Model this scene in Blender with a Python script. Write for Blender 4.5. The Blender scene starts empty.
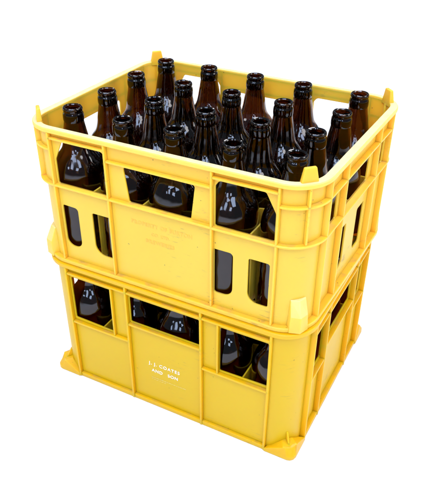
import bpy, bmesh, math, random
from mathutils import Vector, Matrix
random.seed(7)
sc = bpy.context.scene
col = sc.collection
R = math.radians

# ------------------------------------------------------------------ camera
AZ, EL, ROLL = -0.46151, 0.57962, 0.0148
fw = Vector((math.sin(AZ)*math.cos(EL), math.cos(AZ)*math.cos(EL), -math.sin(EL)))
rt = fw.cross(Vector((0, 0, 1))).normalized(); up = rt.cross(fw)
r2 = rt*math.cos(ROLL)+up*math.sin(ROLL); u2 = -rt*math.sin(ROLL)+up*math.cos(ROLL)
cam = bpy.data.cameras.new('camera'); camo = bpy.data.objects.new('camera', cam); col.objects.link(camo)
camo.matrix_world = Matrix(((r2.x, u2.x, -fw.x, 0.35913), (r2.y, u2.y, -fw.y, -0.70533), (r2.z, u2.z, -fw.z, 0.70776), (0, 0, 0, 1)))
cam.sensor_fit = 'HORIZONTAL'; cam.sensor_width = 36; cam.lens = 634.1*36/446
cam.clip_start = 0.01; cam.clip_end = 300
sc.camera = camo

# ------------------------------------------------------------------ world, lamps, exposure
w = bpy.data.worlds.new('World'); sc.world = w; w.use_nodes = True
bg = w.node_tree.nodes['Background']; bg.inputs[0].default_value = (0.70, 0.82, 1, 1); bg.inputs[1].default_value = 0.24

def area_panel(name, loc, aim, sx, sy, radiance, color):
    l = bpy.data.lights.new(name, 'AREA'); l.shape = 'RECTANGLE'; l.size = sx; l.size_y = sy
    l.energy = radiance*sx*sy*math.pi; l.color = color
    o = bpy.data.objects.new(name, l); col.objects.link(o); o.location = loc
    o.rotation_euler = (Vector(aim)-Vector(loc)).to_track_quat('-Z', 'Y').to_euler()
    return o
for i in range(3):
    for j in range(3):
        x, y = (i-1)*2.5-0.4, (j-1)*2.5+0.9
        area_panel('overhead_fill_lamp', (x, y, 3.3), (x, y, 0), 1.05, 1.05, 8.4, (0.97, 0.95, 0.98))  # unseen overhead panels added to whiten the ground and reflect in the bottles
for az, el, sx, sy, rz in ((-46, 38, 0.62, 0.95, 9), (-33, 22, 0.45, 0.55, -14), (-21, 44, 0.85, 0.70, 20), (-12, 27, 0.50, 0.85, -6), (-34, 55, 0.75, 0.50, -25), (-2, 47, 0.55, 0.80, 12), (-24, 66, 0.95, 0.45, 5), (4, 20, 0.35, 0.40, 30)):
    a_, e_ = R(az+8), R(el); D_ = 3.1
    o = area_panel('sky_patch_lamp', (-D_*math.sin(a_)*math.cos(e_), -D_*math.cos(a_)*math.cos(e_), 0.3+D_*math.sin(e_)), (0, 0, 0.3), sx, sy, 8.6, (0.64, 0.81, 1.18))  # unseen panels added behind the camera for patchy sky reflections on the glass
    o.rotation_euler.rotate_axis('Z', R(rz))
area_panel('side_fill_lamp', (3.2, 0.9, 1.9), (0, 0, 0.15), 1.5, 1.3, 6.0, (0.97, 0.97, 1.0))  # added fill with no real source, brightens the right faces and ground
sc.view_settings.view_transform = 'Standard'; sc.view_settings.look = 'None'
sc.view_settings.exposure = 0.10; sc.view_settings.gamma = 1
cy = sc.cycles
cy.use_denoising = True; cy.max_bounces = 16; cy.transmission_bounces = 14; cy.glossy_bounces = 6; cy.diffuse_bounces = 5
cy.caustics_refractive = True; cy.caustics_reflective = False; cy.sample_clamp_indirect = 6; cy.blur_glossy = 0.3

# ------------------------------------------------------------------ materials
def mat(name):
    m = bpy.data.materials.new(name); m.use_nodes = True
    return m, m.node_tree, m.node_tree.nodes['Principled BSDF']

def plastic(name, base, pale, dirt=(0.30, 0.19, 0.05), rough=0.38, wear=0.35, dirt_amt=1.0, spec=0.5, pale_up=None, up_range=(0.45, 0.9)):
    m, t, b = mat(name); N = t.nodes.new; L = t.links.new
    tc = N('ShaderNodeTexCoord')
    n1 = N('ShaderNodeTexNoise'); n1.inputs['Scale'].default_value = 9; n1.inputs['Detail'].default_value = 5
    L(tc.outputs['Object'], n1.inputs['Vector'])
    mx = N('ShaderNodeMix'); mx.data_type = 'RGBA'; mx.inputs[6].default_value = (*base, 1); mx.inputs[7].default_value = (*pale, 1)
    mr = N('ShaderNodeMapRange'); mr.inputs[1].default_value = 0.35; mr.inputs[2].default_value = 0.75; mr.inputs[3].default_value = 0; mr.inputs[4].default_value = wear
    L(n1.outputs['Fac'], mr.inputs[0]); L(mr.outputs[0], mx.inputs[0])
    # face normals for the upward-face masks below
    ge = N('ShaderNodeNewGeometry')
    # scratches and grime specks: streaky noise
    mp = N('ShaderNodeMapping'); mp.inputs['Scale'].default_value = (60, 60, 420); L(tc.outputs['Object'], mp.inputs['Vector'])
    n2 = N('ShaderNodeTexNoise'); n2.inputs['Scale'].default_value = 1.0; n2.inputs['Detail'].default_value = 6; L(mp.outputs[0], n2.inputs['Vector'])
    n3 = N('ShaderNodeTexNoise'); n3.inputs['Scale'].default_value = 16; n3.inputs['Detail'].default_value = 3; L(tc.outputs['Object'], n3.inputs['Vector'])
    ml = N('ShaderNodeMath'); ml.operation = 'MULTIPLY'; L(n2.outputs['Fac'], ml.inputs[0]); L(n3.outputs['Fac'], ml.inputs[1])
    r2_ = N('ShaderNodeMapRange'); r2_.inputs[1].default_value = 0.37; r2_.inputs[2].default_value = 0.46; r2_.inputs[3].default_value = 0; r2_.inputs[4].default_value = 0.55*dirt_amt
    L(ml.outputs[0], r2_.inputs[0])
    m2 = N('ShaderNodeMix'); m2.data_type = 'RGBA'; L(mx.outputs[2], m2.inputs[6]); m2.inputs[7].default_value = (*dirt, 1); L(r2_.outputs[0], m2.inputs[0])
    if pale_up:                              # faces turned upward are mixed paler, the sides keep their colour
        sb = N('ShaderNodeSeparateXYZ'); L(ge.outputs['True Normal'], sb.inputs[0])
        rb = N('ShaderNodeMapRange'); rb.inputs[1].default_value = up_range[0]; rb.inputs[2].default_value = up_range[1]; L(sb.outputs[2], rb.inputs[0])
        mb = N('ShaderNodeMix'); mb.data_type = 'RGBA'; L(m2.outputs[2], mb.inputs[6]); mb.inputs[7].default_value = (*pale_up, 1); L(rb.outputs[0], mb.inputs[0]); m2 = mb
    # grime that has settled on upward faces (ledges), broken up by noise
    sx_ = N('ShaderNodeSeparateXYZ'); L(ge.outputs['True Normal'], sx_.inputs[0])
    up_ = N('ShaderNodeMapRange'); up_.inputs[1].default_value = 0.8; up_.inputs[2].default_value = 0.95; L(sx_.outputs[2], up_.inputs[0])
    n5 = N('ShaderNodeTexNoise'); n5.inputs['Scale'].default_value = 55; n5.inputs['Detail'].default_value = 6; L(tc.outputs['Object'], n5.inputs['Vector'])
    g5 = N('ShaderNodeMapRange'); g5.inputs[1].default_value = 0.50; g5.inputs[2].default_value = 0.68; g5.inputs[3].default_value = 0; g5.inputs[4].default_value = 0.55*dirt_amt; L(n5.outputs['Fac'], g5.inputs[0])
    gm = N('ShaderNodeMath'); gm.operation = 'MULTIPLY'; L(up_.outputs[0], gm.inputs[0]); L(g5.outputs[0], gm.inputs[1])
    mg = N('ShaderNodeMix'); mg.data_type = 'RGBA'; L(m2.outputs[2], mg.inputs[6]); mg.inputs[7].default_value = (0.36, 0.25, 0.10, 1); L(gm.outputs[0], mg.inputs[0]); m2 = mg
    # small dark specks
    v = N('ShaderNodeTexNoise'); v.inputs['Scale'].default_value = 210; v.inputs['Detail'].default_value = 1; L(tc.outputs['Object'], v.inputs['Vector'])
    r3 = N('ShaderNodeMapRange'); r3.inputs[1].default_value = 0.785; r3.inputs[2].default_value = 0.80; r3.inputs[3].default_value = 0; r3.inputs[4].default_value = 0.7*dirt_amt
    L(v.outputs['Fac'], r3.inputs[0])
    m3 = N('ShaderNodeMix'); m3.data_type = 'RGBA'; L(m2.outputs[2], m3.inputs[6]); m3.inputs[7].default_value = (0.10, 0.05, 0.02, 1); L(r3.outputs[0], m3.inputs[0])
    L(m3.outputs[2], b.inputs['Base Color'])
    rr = N('ShaderNodeMapRange'); rr.inputs[3].default_value = rough-0.06; rr.inputs[4].default_value = rough+0.14; L(n3.outputs['Fac'], rr.inputs[0]); L(rr.outputs[0], b.inputs['Roughness'])
    b.inputs['Specular IOR Level'].default_value = spec; b.inputs['Subsurface Weight'].default_value = 0.52; b.inputs['Subsurface Radius'].default_value = (1, 0.45, 0.05); b.inputs['Subsurface Scale'].default_value = 0.014
    bu = N('ShaderNodeBump'); bu.inputs['Strength'].default_value = 0.05; bu.inputs['Distance'].default_value = 0.002
    n4 = N('ShaderNodeTexNoise'); n4.inputs['Scale'].default_value = 45; n4.inputs['Detail'].default_value = 4; L(tc.outputs['Object'], n4.inputs['Vector'])
    L(n4.outputs['Fac'], bu.inputs['Height']); L(bu.outputs[0], b.inputs['Normal'])
    return m
M_UP = plastic('faded_yellow_plastic', (0.90, 0.490, 0.029), (0.91, 0.548, 0.062))
M_LOW = plastic('yellow_plastic', (0.740, 0.408, 0.002), (0.770, 0.448, 0.005), wear=0.3, dirt_amt=0.6, spec=0.36)
M_RIM = plastic('faded_sheen_top_plastic', (0.88, 0.55, 0.055), (0.89, 0.60, 0.10), wear=0.6, dirt_amt=0.45, pale_up=(0.91, 0.69, 0.32))  # pale top: sun fading and the sky's sheen, both put into the colour

M_LUG = plastic('pale_facet_plastic', (0.88, 0.53, 0.04), (0.89, 0.60, 0.10), dirt_amt=0.5, pale_up=(0.90, 0.63, 0.22), up_range=(0.2, 0.42))  # facets that tilt upward are coloured paler than the upright ones

M_EMB = plastic('raised_lettering_plastic', (0.86, 0.45, 0.040), (0.87, 0.49, 0.055), dirt_amt=0.2)
M_EMB.node_tree.nodes['Principled BSDF'].inputs['Subsurface Weight'].default_value = 0
def glass():
    m, t, b = mat('amber_glass'); N = t.nodes.new; L = t.links.new
    b.inputs['Base Color'].default_value = (0.135, 0.050, 0.016, 1)
    b.inputs['Transmission Weight'].default_value = 1; b.inputs['IOR'].default_value = 1.52; b.inputs['Specular IOR Level'].default_value = 0.36; b.inputs['Roughness'].default_value = 0.015
    tc = N('ShaderNodeTexCoord'); n = N('ShaderNodeTexNoise'); n.inputs['Scale'].default_value = 38; n.inputs['Detail'].default_value = 1.5
    oi = N('ShaderNodeObjectInfo'); ad = N('ShaderNodeVectorMath'); ad.operation = 'ADD'
    L(tc.outputs['Object'], ad.inputs[0]); L(oi.outputs['Random'], ad.inputs[1]); L(ad.outputs[0], n.inputs['Vector'])
    gt = N('ShaderNodeMix'); gt.data_type = 'RGBA'; gt.inputs[6].default_value = (0.115, 0.043, 0.013, 1); gt.inputs[7].default_value = (0.20, 0.078, 0.022, 1)
    L(oi.outputs['Random'], gt.inputs[0]); L(gt.outputs[2], b.inputs['Base Color'])
    nd = N('ShaderNodeTexNoise'); nd.inputs['Scale'].default_value = 55; nd.inputs['Detail'].default_value = 5; L(ad.outputs[0], nd.inputs['Vector'])
    rd = N('ShaderNodeMapRange'); rd.inputs[1].default_value = 0.45; rd.inputs[2].default_value = 0.8; rd.inputs[3].default_value = 0.012; rd.inputs[4].default_value = 0.16; L(nd.outputs['Fac'], rd.inputs[0]); L(rd.outputs[0], b.inputs['Roughness'])
    bu = N('ShaderNodeBump'); bu.inputs['Strength'].default_value = 0.4; bu.inputs['Distance'].default_value = 0.005
    L(n.outputs['Fac'], bu.inputs['Height']); L(bu.outputs[0], b.inputs['Normal'])
    return m
M_GL = glass()
def plain(name, c, rough):
    m, t, b = mat(name); N = t.nodes.new; L = t.links.new
    n = N('ShaderNodeTexNoise'); n.inputs['Scale'].default_value = 40
    mx = N('ShaderNodeMix'); mx.data_type = 'RGBA'; mx.inputs[6].default_value = (*c, 1); mx.inputs[7].default_value = (*[k*0.95 for k in c], 1)
    L(n.outputs['Fac'], mx.inputs[0]); L(mx.outputs[2], b.inputs['Base Color']); b.inputs['Roughness'].default_value = rough
    return m
M_TXT = plain('white_print', (0.86, 0.86, 0.80), 0.5)
def worn_print():
    m, t, b = mat('worn_white_print'); N = t.nodes.new; L = t.links.new
    tc = N('ShaderNodeTexCoord'); n = N('ShaderNodeTexNoise'); n.inputs['Scale'].default_value = 420; n.inputs['Detail'].default_value = 3; L(tc.outputs['Object'], n.inputs['Vector'])
    r = N('ShaderNodeMapRange'); r.inputs[1].default_value = 0.58; r.inputs[2].default_value = 0.70; L(n.outputs['Fac'], r.inputs[0])
    mx = N('ShaderNodeMix'); mx.data_type = 'RGBA'; mx.inputs[6].default_value = (0.84, 0.80, 0.66, 1); mx.inputs[7].default_value = (0.80, 0.55, 0.12, 1)
    L(r.outputs[0], mx.inputs[0]); L(mx.outputs[2], b.inputs['Base Color']); b.inputs['Roughness'].default_value = 0.55
    return m
M_TXT = worn_print()
M_GR = plain('white_ground', (0.94, 0.94, 0.94), 0.9)
M_GR.node_tree.nodes['Principled BSDF'].inputs['Specular IOR Level'].default_value = 0.0

# ------------------------------------------------------------------ helpers
def link(name, me, m, parent=None, smooth=True):
    o = bpy.data.objects.new(name, me); col.objects.link(o)
    me.materials.clear(); me.materials.append(m)
    if smooth:
        for p in me.polygons: p.use_smooth = True
        try: me.set_sharp_from_angle(angle=R(32))
        except Exception: pass
    if parent: o.parent = parent
    return o
def bm_obj(name, bm, m, parent=None, smooth=True):
    bmesh.ops.recalc_face_normals(bm, faces=bm.faces)
    me = bpy.data.meshes.new(name); bm.to_mesh(me); bm.free()
    return link(name, me, m, parent, smooth)
def merge(bm, me, mtx=None):
    n = len(bm.verts); bm.from_mesh(me); bm.verts.ensure_lookup_table()
    if mtx is not None: bmesh.ops.transform(bm, matrix=mtx, verts=bm.verts[n:])
def bevel_box(bm, x0, x1, y0, y1, z0, z1, mtx=None, r=0.0006):
    b = bmesh.new(); bmesh.ops.create_cube(b, size=1)
    for v in b.verts: v.co = Vector(((x0+x1)/2+v.co.x*(x1-x0), (y0+y1)/2+v.co.y*(y1-y0), (z0+z1)/2+v.co.z*(z1-z0)))
    bmesh.ops.bevel(b, geom=b.edges[:], offset=r, segments=2, affect='EDGES', profile=0.5)
    me = bpy.data.meshes.new('t'); b.to_mesh(me); b.free(); merge(bm, me, mtx); bpy.data.meshes.remove(me)
def rounded(pts):
    """pts: (x, z, radius) -> list of points with rounded corners"""
    out = []; n = len(pts)
    for i in range(n):
        x, y, r = pts[i]; P = Vector((x, y)); A = Vector(pts[i-1][:2]); B = Vector(pts[(i+1) % n][:2])
        if r <= 0: out.append((x, y)); continue
        a = (A-P).normalized(); b = (B-P).normalized(); ang = a.angle(b); d = min(r/math.tan(ang/2), (A-P).length*.49, (B-P).length*.49)
        rr = d*math.tan(ang/2); c = P+(a+b).normalized()*(rr/math.sin(ang/2))
        p0 = P+a*d; p1 = P+b*d; k = 7
        a0 = math.atan2(p0.y-c.y, p0.x-c.x); a1 = math.atan2(p1.y-c.y, p1.x-c.x); da = (a1-a0+math.pi) % (2*math.pi)-math.pi
        for j in range(k+1):
            t = a0+da*j/k; out.append((c.x+rr*math.cos(t), c.y+rr*math.sin(t)))
    return out
def panel_mesh(outline, holes, th, bev=0.0007):
    cu = bpy.data.curves.new('c', 'CURVE'); cu.dimensions = '2D'; cu.fill_mode = 'BOTH'; cu.extrude = th/2-bev; cu.bevel_depth = bev; cu.bevel_resolution = 1; cu.offset = -bev
    for loop in [outline]+holes:
        s = cu.splines.new('POLY'); s.points.add(len(loop)-1)
        for p, q in zip(s.points, loop): p.co = (q[0], q[1], 0, 1)
        s.use_cyclic_u = True
    o = bpy.data.objects.new('c', cu); col.objects.link(o)
    dg = bpy.context.evaluated_depsgraph_get(); me = bpy.data.meshes.new_from_object(o.evaluated_get(dg))
    bpy.data.objects.remove(o); bpy.data.curves.remove(cu)
    return me
def text_mesh(body, size, ext, space=1.0):
    cu = bpy.data.curves.new('t', 'FONT'); cu.body = body; cu.size = size; cu.extrude = ext; cu.align_x = 'CENTER'; cu.space_character = space; cu.offset = size*0.012
    o = bpy.data.objects.new('t', cu); col.objects.link(o)
    dg = bpy.context.evaluated_depsgraph_get(); me = bpy.data.meshes.new_from_object(o.evaluated_get(dg))
    bpy.data.objects.remove(o); bpy.data.curves.remove(cu)
    return me

UP2 = Matrix.Rotation(R(90), 4, 'X')        # (u, z, n) of a flat panel -> (x, z upright)
HX, HY, RC = 0.2005, 0.1580, 0.045           # half sizes of the crate at the rib tips, corner radius
DF, DS = 0.0066, 0.0082                      # recess of the long walls and of the end walls
TH = 0.0026
def side_mtx(k):                             # 0 front, 1 right, 2 back, 3 left; panel-local y=0 is the tip plane, +y inwards
    h = HY if k % 2 == 0 else HX
    return Matrix.Rotation(R(90)*k, 4, 'Z') @ Matrix.Translation((0, -h, 0))
def loop_pts(ix, iy, r, n=12):
    hx, hy = HX-ix, HY-iy; rx, ry = RC-ix, RC-iy; pts = []
    for q, (sx, sy) in enumerate(((1, -1), (1, 1), (-1, 1), (-1, -1))):
        cx, cy_ = sx*(HX-RC), sy*(HY-RC); a0 = -90+90*q
        for j in range(n+1):
            t = R(a0+90*j/n); pts.append((cx+rx*math.cos(t), cy_+ry*math.sin(t)))
    return pts
def ring(bm, profile):
    """profile: list of (fraction inwards 0..1 of the wall recess+thickness, z), closed"""
    loops = []
    for f, z, in profile:
        ix = f*(DS+TH-0.0004); iy = f*(DF+TH-0.0004)
        loops.append([bm.verts.new((x, y, z)) for x, y in loop_pts(ix, iy, 0)])
    n = len(loops[0])
    for a in range(len(loops)):
        A, B = loops[a], loops[(a+1) % len(loops)]
        for i in range(n): bm.faces.new((A[i], A[(i+1) % n], B[(i+1) % n], B[i]))
def band_profile(z0, z1, out=0.0, r=0.0007):
    return [(out+0.06, z0), (1, z0), (1, z1), (out+0.06, z1), (out, z1-r), (out, z0+r)]
def corner_wall(bm, q, z0, z1):
    sx, sy = ((1, -1), (1, 1), (-1, 1), (-1, -1))[q]; n = 14; a0 = -90+90*q; rows = []
    for j in range(n+1):
        t = R(a0+90*j/n); cx, cy_ = sx*(HX-RC), sy*(HY-RC)
        def P(o, z): return bm.verts.new((cx+(RC-DS-o)*math.cos(t), cy_+(RC-DF-o)*math.sin(t), z))
        rows.append((P(0, z0), P(0, z1), P(TH, z1), P(TH, z0)))
    for a, b in zip(rows, rows[1:]):
        for i in range(4): bm.faces.new((a[i], a[(i+1) % 4], b[(i+1) % 4], b[i]))
    bm.faces.new(rows[0]); bm.faces.new(rows[-1][::-1])
def loft(bm, loops):
    L_ = [[bm.verts.new(p) for p in l] for l in loops]; n = len(L_[0])
    for A, B in zip(L_, L_[1:]):
        for i in range(n): bm.faces.new((A[i], A[(i+1) % n], B[(i+1) % n], B[i]))
    bm.faces.new(L_[0][::-1]); bm.faces.new(L_[-1])
def diag_mtx(q):                             # local x = tangent, y = outward along the corner diagonal, origin at corner centre
    sx, sy = ((1, -1), (1, 1), (-1, 1), (-1, -1))[q]
    n = Vector((sx, sy, 0)).normalized(); t = Vector((0, 0, 1)).cross(n)*-1
    return Matrix(((t.x, n.x, 0, sx*(HX-RC)), (t.y, n.y, 0, sy*(HY-RC)), (0, 0, 1, 0), (0, 0, 0, 1)))
def bevel_obj(bm, off, seg=2, ang=20):
    bmesh.ops.recalc_face_normals(bm, faces=bm.faces)
    e = [x for x in bm.edges if len(x.link_faces) == 2 and x.calc_face_angle(0) > R(ang)]
    bmesh.ops.bevel(bm, geom=e, offset=off, segments=seg, affect='EDGES', profile=0.5)
def skew(root, k):                           # the moulding has warped: its right end is not quite square
    for o in root.children:
        for v in o.data.vertices:
            if v.co.x > 0: v.co.x += k*v.co.y*v.co.x/0.2

def root_at(name, loc, label, cat, group=None):
    o = bpy.data.objects.new(name, None); col.objects.link(o); o.location = loc; o.empty_display_size = .05
    o['label'] = label; o['category'] = cat
    if group: o['group'] = group
    return o

def dividers(root, m, z0, z1):
    # four cross walls and three long walls make the 5 x 4 cells; top edges dip between crossings
    def slat(l0, l1, crossings, mtx):
        e = 0.019                                # the ends are cut back below a short bracket that meets the outer wall
        pts = [(l0+e, z0), (l1-e, z0), (l1-e, z1-.030), (l1-e*.8, z1-.022), (l1-e*.35, z1-.016), (l1, z1-.013)]
        left = [(l0, z1-.013), (l0+e*.35, z1-.016), (l0+e*.8, z1-.022), (l0+e, z1-.030)]; N = 60; top = []
        for i in range(N+1):
            u = l0+(l1-l0)*i/N; d = min(abs(u-c) for c in crossings)
            top.append((u, z1-0.004*min(1, (d/0.025)**1.5)))
        me = panel_mesh(pts+top[::-1]+left, [], 0.0022, 0.0004)
        bm = bmesh.new(); merge(bm, me, mtx @ UP2); bpy.data.meshes.remove(me)
        return bm
    xs = [-0.1125, -0.0375, 0.0375, 0.1125]; ys = [-0.075, 0, 0.075]
    for y in ys: bm_obj('divider', slat(-HX+DS+TH, HX-DS-TH, xs, Matrix.Translation((0, y, 0))), m, root)
    for x in xs: bm_obj('divider', slat(-HY+DF+TH, HY-DF-TH, ys, Matrix.Translation((x, 0, 0)) @ Matrix.Rotation(R(90), 4, 'Z')), m, root)

def floor_grid(root, m, z):
    bm = bmesh.new()
    nx = 21; ny = 17
    for i in range(nx):
        x = -0.18+0.36*i/(nx-1); bevel_box(bm, x-0.0018, x+0.0018, -HY+0.0115, HY-0.0115, z, z+0.004, r=0.0004)
    for j in range(ny):
        y = -0.14+0.28*j/(ny-1); bevel_box(bm, -HX+0.0175, HX-0.0175, y-0.0018, y+0.0018, z+0.0006, z+0.0046, r=0.0004)
    bm_obj('floor_grid', bm, m, root)

def vrib(bm, u, d, z0, z1, mtx, t=0.0026, tip=0.0006):
    bevel_box(bm, u-t/2, u+t/2, tip, d+0.001, z0, z1, mtx)
def hrib(bm, u0, u1, d, z, mtx, t=0.0028, tip=0.0012):
    bevel_box(bm, u0, u1, tip, d+0.001, z-t/2, z+t/2, mtx)

# ------------------------------------------------------------------ ground
bm = bmesh.new(); bmesh.ops.create_grid(bm, x_segments=1, y_segments=1, size=60)
g = bm_obj('ground', bm, M_GR, smooth=False); g['kind'] = 'structure'

# ------------------------------------------------------------------ lower crate
LZ = 0.0005
low = root_at('bottle_crate', (0, -0.0035, LZ), 'deep yellow plastic bottle crate with white lettering, under the paler crate', 'crate', 'stacked yellow bottle crates')
H = 0.2115
for k in range(4):
    mt = side_mtx(k); bm = bmesh.new()
    if k % 2 == 0:
        hl = HX-RC; d = DF
        holes = [rounded([(-0.152, .115, .002), (-0.152, .187, .003), (-0.0835, .187, .003), (-0.0835, .113, .002)]),
                 rounded([(-0.0545, .144, .002), (-0.0545, .187, .003), (0.0535, .187, .003), (0.0535, .144, .002)]),
                 rounded([(0.0835, .113, .002), (0.0835, .187, .003), (0.152, .187, .003), (0.152, .115, .002)])]
    else:
        hl = HY-RC; d = DS
        holes = [rounded([(-0.104, .115, .002), (-0.104, .180, .003), (-0.063, .180, .003), (-0.063, .113, .002)]),
                 rounded([(-0.044, .134, .002), (-0.044, .180, .003), (0.052, .180, .003), (0.052, .134, .002)]),
                 rounded([(0.066, .113, .002), (0.066, .180, .003), (0.104, .180, .003), (0.104, .115, .002)])]
    me = panel_mesh([(-hl, 0.0), (hl, 0.0), (hl, H-0.002), (-hl, H-0.002)], holes, TH)
    merge(bm, me, mt @ Matrix.Translation((0, d+TH/2, 0)) @ UP2); bpy.data.meshes.remove(me)
    if k % 2 == 0:
        for u in (-hl, -0.0575, 0.0575, hl): vrib(bm, u, d, 0.001, H-0.006, mt, 0.003)
        for u in (-0.082, 0.082): vrib(bm, u, d, 0.1105, 0.1935, mt, tip=0.0016)
        hrib(bm, -hl, -0.0575, d, 0.1095, mt, 0.0032); hrib(bm, 0.0575, hl, d, 0.1095, mt, 0.0032); hrib(bm, -0.0575, 0.0575, d, 0.1415, mt, 0.0032)
        hrib(bm, -hl, hl, d, 0.195, mt, 0.003)
        # sloped skirt that runs out to the foot edge of the wall
        bevel_box(bm, -hl, hl, d-0.0045, d+0.001, 0.0, 0.0075, mt)
    else:
        for u in (-hl, -0.062, 0.056, hl): vrib(bm, u, d, 0.001, H-0.006, mt, 0.003)
        hrib(bm, -hl, -0.062, d, 0.110, mt, 0.0032); hrib(bm, 0.056, hl, d, 0.110, mt, 0.0032); hrib(bm, -0.062, 0.056, d, 0.131, mt, 0.0032)
        hrib(bm, -hl, hl, d, 0.190, mt, 0.003)
        bevel_box(bm, -hl, hl, d-0.0065, d+0.001, 0.0, 0.0075, mt)
    bm_obj('long_wall' if k % 2 == 0 else 'end_wall', bm, M_LOW, low)
for q in range(4):
    sx, sy = ((1, -1), (1, 1), (-1, 1), (-1, -1))[q]
    bm = bmesh.new(); corner_wall(bm, q, 0.0, H-0.003)
    bm_obj('corner_wall', bm, M_LOW, low)
    bm = bmesh.new(); D = diag_mtx(q)
    def ab(a, b, z): return (sx*(HX-RC+a), sy*(HY-RC+b), z)
    def base(z, g=0.0):                       # square corner block, rounded, filling the recess up to the tip planes
        r = 0.010; e = RC+g; pts = [(.004, .036), (.0006, e)]
        for t in (0, 30, 60, 90): pts.append((e-r+r*math.sin(R(t)), e-r+r*math.cos(R(t))))
        return [ab(a, b, z) for a, b in pts+[(e, .0006), (.036, .004), (.0245, .0245)]]
    def top(hw, ro, z, dip):
        out = [((.7071*.0375-.7071*hw*.9), (.7071*.0375+.7071*hw*.9), z)]
        for f_ in (-1, -.6, -.2, .2, .6, 1): out.append((.7071*(ro+f_*hw), .7071*(ro-f_*hw), z-dip*(1-abs(f_))))
        out += [((.7071*.0375+.7071*hw*.9), (.7071*.0375-.7071*hw*.9), z), (.0245, .0245, z)]
        return [ab(*p) for p in out]
    loft(bm, [base(0.0), base(0.0060), top(0.0105, 0.0505, 0.0190, 0.0045), top(0.0093, 0.0485, 0.0200, 0.0050)])
    bevel_obj(bm, 0.0010, 3, 22)
    b2 = bmesh.new()
    loft(b2, [[D @ Vector(p) for p in ((-0.0013, 0.032, 0.014), (-0.0013, 0.0475, 0.0155), (0.0013, 0.0475, 0.0155), (0.0013, 0.032, 0.014))],
              [D @ Vector(p) for p in ((-0.0013, 0.032, 0.034), (-0.0013, 0.0385, 0.034), (0.0013, 0.0385, 0.034), (0.0013, 0.032, 0.034))]])
    bevel_obj(b2, 0.0005, 2)
    me = bpy.data.meshes.new('t'); b2.to_mesh(me); b2.free(); merge(bm, me)
    o = bm_obj('foot', bm, M_LOW, low); o.data.set_sharp_from_angle(angle=R(18))
bm = bmesh.new(); ring(bm, [(0.06, H-0.0065), (1, H-0.0065), (1, H), (0.10, H), (0.0, H-0.0012), (0.0, H-0.0058)]); bm_obj('rim', bm, M_LOW, low)
dividers(low, M_LOW, 0.004, 0.1075); floor_grid(low, M_LOW, 0.0012)
def write(root, m, body, size, cx, z, ext, space=1.0, name='lettering', stretch=1.0):
    me = text_mesh(body, size, ext, space)
    bm = bmesh.new(); merge(bm, me, Matrix.Translation((cx, -HY+DF, z)) @ UP2 @ Matrix.Scale(stretch, 4, (1, 0, 0)))
    return bm_obj(name, bm, m, root, smooth=False)
write(low, M_TXT, 'J. J. COATES', 0.0078, -0.0040, 0.0765, 0.0004, 1.22)
write(low, M_TXT, 'AND   SON', 0.0078, -0.0035, 0.0640, 0.0004, 1.12)
# worn line of small print: only broken strokes are left of it
bm = bmesh.new(); x = -0.026; mt = side_mtx(0)
while x < 0.030:
    w_ = random.uniform(0.002, 0.006); bevel_box(bm, x, min(x+w_, 0.031), DF-0.0004, DF+0.001, 0.0520, 0.0527, mt, r=0.0001)
    if x < -0.002: bevel_box(bm, x, x+w_*.8, DF-0.0004, DF+0.001, 0.0487, 0.0493, mt, r=0.0001)
    x += w_+0.0008
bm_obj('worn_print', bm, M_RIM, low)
skew(low, 0.012)

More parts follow.
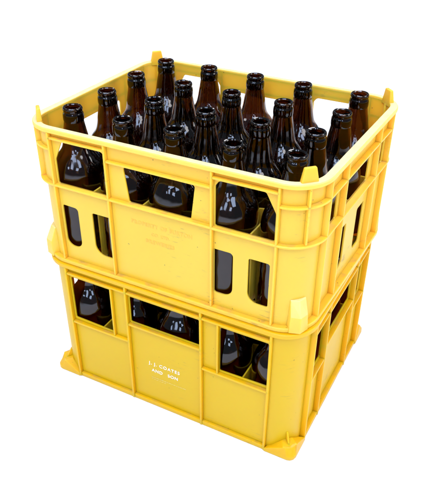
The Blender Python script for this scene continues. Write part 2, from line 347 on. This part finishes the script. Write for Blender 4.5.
# ------------------------------------------------------------------ upper crate
UZ = 0.2125
upc = root_at('bottle_crate', (0, 0, UZ), 'paler yellow plastic bottle crate with upright corner tabs, stacked on the deep yellow one', 'crate', 'stacked yellow bottle crates')
H = 0.1965; z_ = lambda v: v-UZ
for k in range(4):
    mt = side_mtx(k); bm = bmesh.new()
    if k % 2 == 0:
        hl = HX-RC; d = DF
        holes = [rounded([(-.152, z_(.333), .002), (-.152, z_(.366), .008), (-.140, z_(.391), .004), (-.080, z_(.391), .006), (-.075, z_(.384), .003), (-.075, z_(.333), .002)]),
                 rounded([(-.0445, z_(.333), .002), (-.0505, z_(.378), .003), (.0485, z_(.378), .003), (.0425, z_(.333), .002)]),
                 rounded([(.075, z_(.333), .002), (.075, z_(.384), .003), (.080, z_(.391), .006), (.138, z_(.391), .004), (.151, z_(.368), .006), (.151, z_(.333), .002)]),
                 rounded([(-.151, z_(.302), .003), (-.127, z_(.301), .005), (-.127, z_(.240), .011), (-.151, z_(.240), .011)]),
                 rounded([(-.1045, z_(.301), .003), (-.0742, z_(.301), .001), (-.0742, z_(.239), .001), (-.1045, z_(.239), .020)]),
                 rounded([(.0742, z_(.301), .001), (.0995, z_(.301), .005), (.0995, z_(.238), .016), (.0742, z_(.238), .003)]),
                 rounded([(.120, z_(.301), .003), (.1475, z_(.301), .003), (.1475, z_(.239), .003), (.120, z_(.239), .022)])]
    else:
        hl = HY-RC; d = DS
        holes = [rounded([(-.108, z_(.333), .002), (-.108, z_(.374), .006), (-.070, z_(.374), .006), (-.070, z_(.333), .002)]),
                 rounded([(-.044, z_(.333), .002), (-.046, z_(.374), .005), (.046, z_(.374), .005), (.044, z_(.333), .002)]),
                 rounded([(.070, z_(.333), .002), (.070, z_(.374), .006), (.108, z_(.374), .006), (.108, z_(.333), .002)]),
                 rounded([(-.048, z_(.301), .003), (-.020, z_(.301), .003), (-.020, z_(.237), .010), (-.048, z_(.237), .004)]),
                 rounded([(.020, z_(.301), .003), (.048, z_(.301), .003), (.048, z_(.237), .004), (.020, z_(.237), .010)])]
    me = panel_mesh([(-hl, 0.001), (hl, 0.001), (hl, H-0.002), (-hl, H-0.002)], holes, TH)
    merge(bm, me, mt @ Matrix.Translation((0, d+TH/2, 0)) @ UP2); bpy.data.meshes.remove(me)
    if k % 2 == 0:
        for u in (-hl, -0.0725, 0.0725, hl): vrib(bm, u, d, 0.002, H-0.006, mt)
        for s in (-1, 1): hrib(bm, min(s*0.0725, s*hl), max(s*0.0725, s*hl), d, z_(.3955), mt)
        hrib(bm, -0.0725, 0.0725, d, z_(.3825), mt)
    else:
        for u in (-hl, -0.061, 0.061, hl): vrib(bm, u, d, 0.002, H-0.006, mt)
        hrib(bm, -hl, hl, d, z_(.3800), mt)
    bm_obj('long_wall' if k % 2 == 0 else 'end_wall', bm, M_UP, upc)
for q in range(4):
    bm = bmesh.new(); corner_wall(bm, q, 0.001, H-0.003)
    D = diag_mtx(q)
    # short upright web in the middle of the corner, above the middle band
    bevel_box(bm, -0.0013, 0.0013, 0.032, 0.0442, z_(.334), H-0.004, D)
    # curved web under the rim
    sx, sy = ((1, -1), (1, 1), (-1, 1), (-1, -1))[q]; rows = []
    for j in range(15):
        t = R(-90+90*q+90*j/14); c_ = (sx*(HX-RC), sy*(HY-RC))
        P = lambda ox, oy, z: bm.verts.new((c_[0]+(RC-ox)*math.cos(t), c_[1]+(RC-oy)*math.sin(t), z))
        rows.append((P(.0010, .0010, z_(.3792)), P(.0014, .0014, z_(.3814)), P(DS+.001, DF+.001, z_(.3814)), P(DS+.001, DF+.001, z_(.3786))))
    for a, b in zip(rows, rows[1:]):
        for i in range(4): bm.faces.new((a[i], a[(i+1) % 4], b[(i+1) % 4], b[i]))
    bm.faces.new(rows[0]); bm.faces.new(rows[-1][::-1])
    bm_obj('corner_wall', bm, M_UP, upc)
    # stacking lug low on the corner: two sloped facets above two upright ones
    bm = bmesh.new()
    def sec(hw, ro, z, ri=0.030, c=0.0060): return [D @ Vector(p) for p in ((-hw, ri, z), (-hw, ro-c, z), (0, ro, z), (hw, ro-c, z), (hw, ri, z))]
    loft(bm, [sec(0.0125, 0.0515, 0.0010), sec(0.0110, 0.0510, 0.0235), sec(0.0098, 0.0420, 0.0440, c=0.0045)])
    bevel_obj(bm, 0.0007, 2, 12)
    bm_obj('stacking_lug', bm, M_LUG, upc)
    # upright tapered tab on the rim
    bm = bmesh.new()
    def tb(hw, y0, y1, z): return [D @ Vector(p) for p in ((-hw, y0, z), (-hw, y1, z), (hw, y1, z), (hw, y0, z))]
    loft(bm, [tb(0.0105, 0.0325, 0.0400, H-0.006), tb(0.0097, 0.0330, 0.0395, H+0.001), tb(0.0068, 0.0335, 0.0380, H+0.0160)])
    bevel_obj(bm, 0.0012, 3)
    bm_obj('corner_tab', bm, M_UP, upc)
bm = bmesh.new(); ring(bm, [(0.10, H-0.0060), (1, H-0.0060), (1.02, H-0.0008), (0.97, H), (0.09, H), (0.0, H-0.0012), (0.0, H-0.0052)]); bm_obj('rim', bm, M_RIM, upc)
bm = bmesh.new(); ring(bm, band_profile(z_(.3300), z_(.3330), 0.03)); bm_obj('middle_band', bm, M_UP, upc)
bm = bmesh.new(); ring(bm, band_profile(0.0, 0.0062, -0.04)); bm_obj('base_band', bm, M_UP, upc)
dividers(upc, M_UP, 0.004, 0.1135); floor_grid(upc, M_UP, 0.0012)
write(upc, M_EMB, 'PROPERTY OF BURTON', 0.0075, 0.000, z_(.3050), 0.0003, 1.12, 'embossed_lettering')
write(upc, M_EMB, 'CO. LTD.', 0.0060, -0.002, z_(.2935), 0.0003, 1.1, 'embossed_lettering')
write(upc, M_EMB, 'BREWERIES', 0.0075, -0.003, z_(.2820), 0.0003, 1.15, 'embossed_lettering')
skew(upc, 0.040)

# ------------------------------------------------------------------ bottles
def lathe(bm, prof, n=40, closed=False):
    rings = []
    for r, z in prof:
        if r < 1e-6: rings.append([bm.verts.new((0, 0, z))])
        else: rings.append([bm.verts.new((r*math.cos(2*math.pi*i/n), r*math.sin(2*math.pi*i/n), z)) for i in range(n)])
    pr = list(zip(rings, rings[1:])) + ([(rings[-1], rings[0])] if closed else [])
    for A, B in pr:
        for i in range(n):
            j = (i+1) % n
            if len(A) == 1: bm.faces.new((A[0], B[i], B[j]))
            elif len(B) == 1: bm.faces.new((A[i], A[j], B[0]))
            else: bm.faces.new((A[i], A[j], B[j], B[i]))
def smooth_prof(pts, sub=4):
    out = []
    for i in range(len(pts)-1):
        p0 = pts[max(i-1, 0)]; p1 = pts[i]; p2 = pts[i+1]; p3 = pts[min(i+2, len(pts)-1)]
        for s in range(sub):
            t = s/sub
            out.append(tuple(0.5*((2*p1[k])+(-p0[k]+p2[k])*t+(2*p0[k]-5*p1[k]+4*p2[k]-p3[k])*t*t+(-p0[k]+3*p1[k]-3*p2[k]+p3[k])*t**3) for k in (0, 1)))
    out.append(pts[-1]); return out
BH = 0.2030
outer = [(0.0, 0.0025), (0.024, 0.0012), (0.0305, 0.0004), (0.0330, 0.003), (0.0339, 0.009), (0.0341, 0.03), (0.0341, 0.07), (0.0341, 0.104),
         (0.0340, 0.112), (0.0335, 0.1195), (0.0320, 0.127), (0.0291, 0.1345), (0.0251, 0.141), (0.0211, 0.1465), (0.0185, 0.152), (0.0168, 0.1595), (0.0153, 0.169), (0.0137, 0.178), (0.0125, 0.186), (0.0116, 0.1955), (0.0114, 0.2005)]
inner = [(0.0092, 0.2012), (0.0088, 0.195), (0.0094, 0.185), (0.0112, 0.175), (0.0135, 0.164), (0.0146, 0.159), (0.0165, 0.1505), (0.0208, 0.1425), (0.0255, 0.134), (0.0289, 0.1255), (0.0307, 0.116), (0.0313, 0.098), (0.0313, 0.05), (0.0311, 0.014), (0.029, 0.008), (0.02, 0.0065), (0.0, 0.008)]
op = smooth_prof(outer, 3); ip = smooth_prof(inner, 3)
op[0] = (0.0, 0.0025); ip[-1] = (0.0, 0.008)
prof = [(max(r, 0), z) for r, z in op]+[(0.0108, 0.2012)]+[(max(r, 0), z) for r, z in ip]
bm = bmesh.new(); lathe(bm, prof); bmesh.ops.recalc_face_normals(bm, faces=bm.faces)
me_body = bpy.data.meshes.new('body'); bm.to_mesh(me_body); bm.free()
def tor(z0, z1, rmax, rin=0.0112):
    """closed glass ring with a rounded outer face"""
    pts = [(rin, z0), ]; k = 7
    for i in range(k+1):
        a = -math.pi/2+math.pi*i/k; pts.append((rmax-(z1-z0)*.42+(z1-z0)*.42*math.cos(a), (z0+z1)/2+(z1-z0)/2*math.sin(a)))
    pts.append((rin, z1)); return pts
bm = bmesh.new()
# crown lip: bead, then the stepped collar below it
p = [(0.0092, BH-0.0030), (0.0090, BH-0.0012), (0.0097, BH), (0.0112, BH+0.0003)]
p += [(0.0118, BH-0.0003), (0.0123, BH-0.0013), (0.0125, BH-0.0027), (0.0123, BH-0.0041), (0.0119, BH-0.0050), (0.0119, BH-0.0062), (0.0126, BH-0.0074),
      (0.0130, BH-0.0092), (0.0132, BH-0.0120), (0.0132, BH-0.0150), (0.0130, BH-0.0172), (0.0126, BH-0.0184), (0.0118, BH-0.0186), (0.0106, BH-0.0160), (0.0106, BH-0.0040)]
lathe(bm, p, closed=True); bmesh.ops.recalc_face_normals(bm, faces=bm.faces)
me_lip = bpy.data.meshes.new('crown_lip'); bm.to_mesh(me_lip); bm.free()
MOUTH = [(-.0001, .0023), (.003, -.0016), (-.003, .0023), (.0008, -.0018), (-.0009, .0058),
         (.0017, -.0023), (.0002, -.0014), (.0021, -.0032), (.0011, -.0032), (-.0037, -.0011),
         (-.0039, .0013), (-.0001, -.0004), (.0005, -.0027), (.0003, -.0025), (.0035, -.0006),
         (.0007, .0009), (-.0017, .0036), (-.0006, .0014), (-.0021, 0), (.0032, 0)]
ROW = ['front', 'second', 'third', 'back']; COL = ['leftmost', 'second from left', 'middle', 'second from right', 'rightmost']
proto = None
def make_bottle(x, y, z, tx, ty, label, group):
    global proto
    if proto is None:
        o = root_at('beer_bottle', (0, 0, 0), label, 'bottle', group)
        kids = [link('body', me_body, M_GL, o), link('crown_lip', me_lip, M_GL, o)]; proto = o
    else:
        o = proto.copy(); col.objects.link(o)
        for ch in list(proto.children):
            c = ch.copy(); col.objects.link(c); c.parent = o
    o['label'] = label; o['group'] = group
    o.location = (x, y, z); o.rotation_euler = (-ty/BH, tx/BH, random.uniform(0, 6))
    # tilt first, spin about the bottle's own axis
    o.rotation_mode = 'XYZ'
    o.rotation_euler = (Matrix.Rotation(tx/BH, 3, 'Y') @ Matrix.Rotation(-ty/BH, 3, 'X') @ Matrix.Rotation(random.uniform(0, 6), 3, 'Z')).to_euler('XYZ')
    return o
for j in range(4):
    for i in range(5):
        dx, dy = MOUTH[j*5+i]; f = 0.25
        cx, cy_ = (i-2)*.075, (j-1.5)*.075
        bx = cx+dx*f+(0.04*cy_*cx/0.2 if cx > 0 else 0); by = cy_+dy*f      # each bottle stands in its cell and leans a little
        make_bottle(bx, by, UZ+0.0062, cx+dx-bx, cy_+dy-by,
                    'open brown glass bottle, %s in the %s row of the upper crate' % (COL[i], ROW[j]), 'empty brown bottles in the upper crate')
for j in range(4):
    for i in range(5):
        dx, dy = random.uniform(-.0015, .0015), random.uniform(-.0015, .0015)
        make_bottle((i-2)*.075+dx*.4, (j-1.5)*.075-0.0035+dy*.4, LZ+0.0060, dx, dy,
                    'brown glass bottle, %s in the %s row inside the lower crate' % (COL[i], ROW[j]), 'brown bottles in the lower crate')
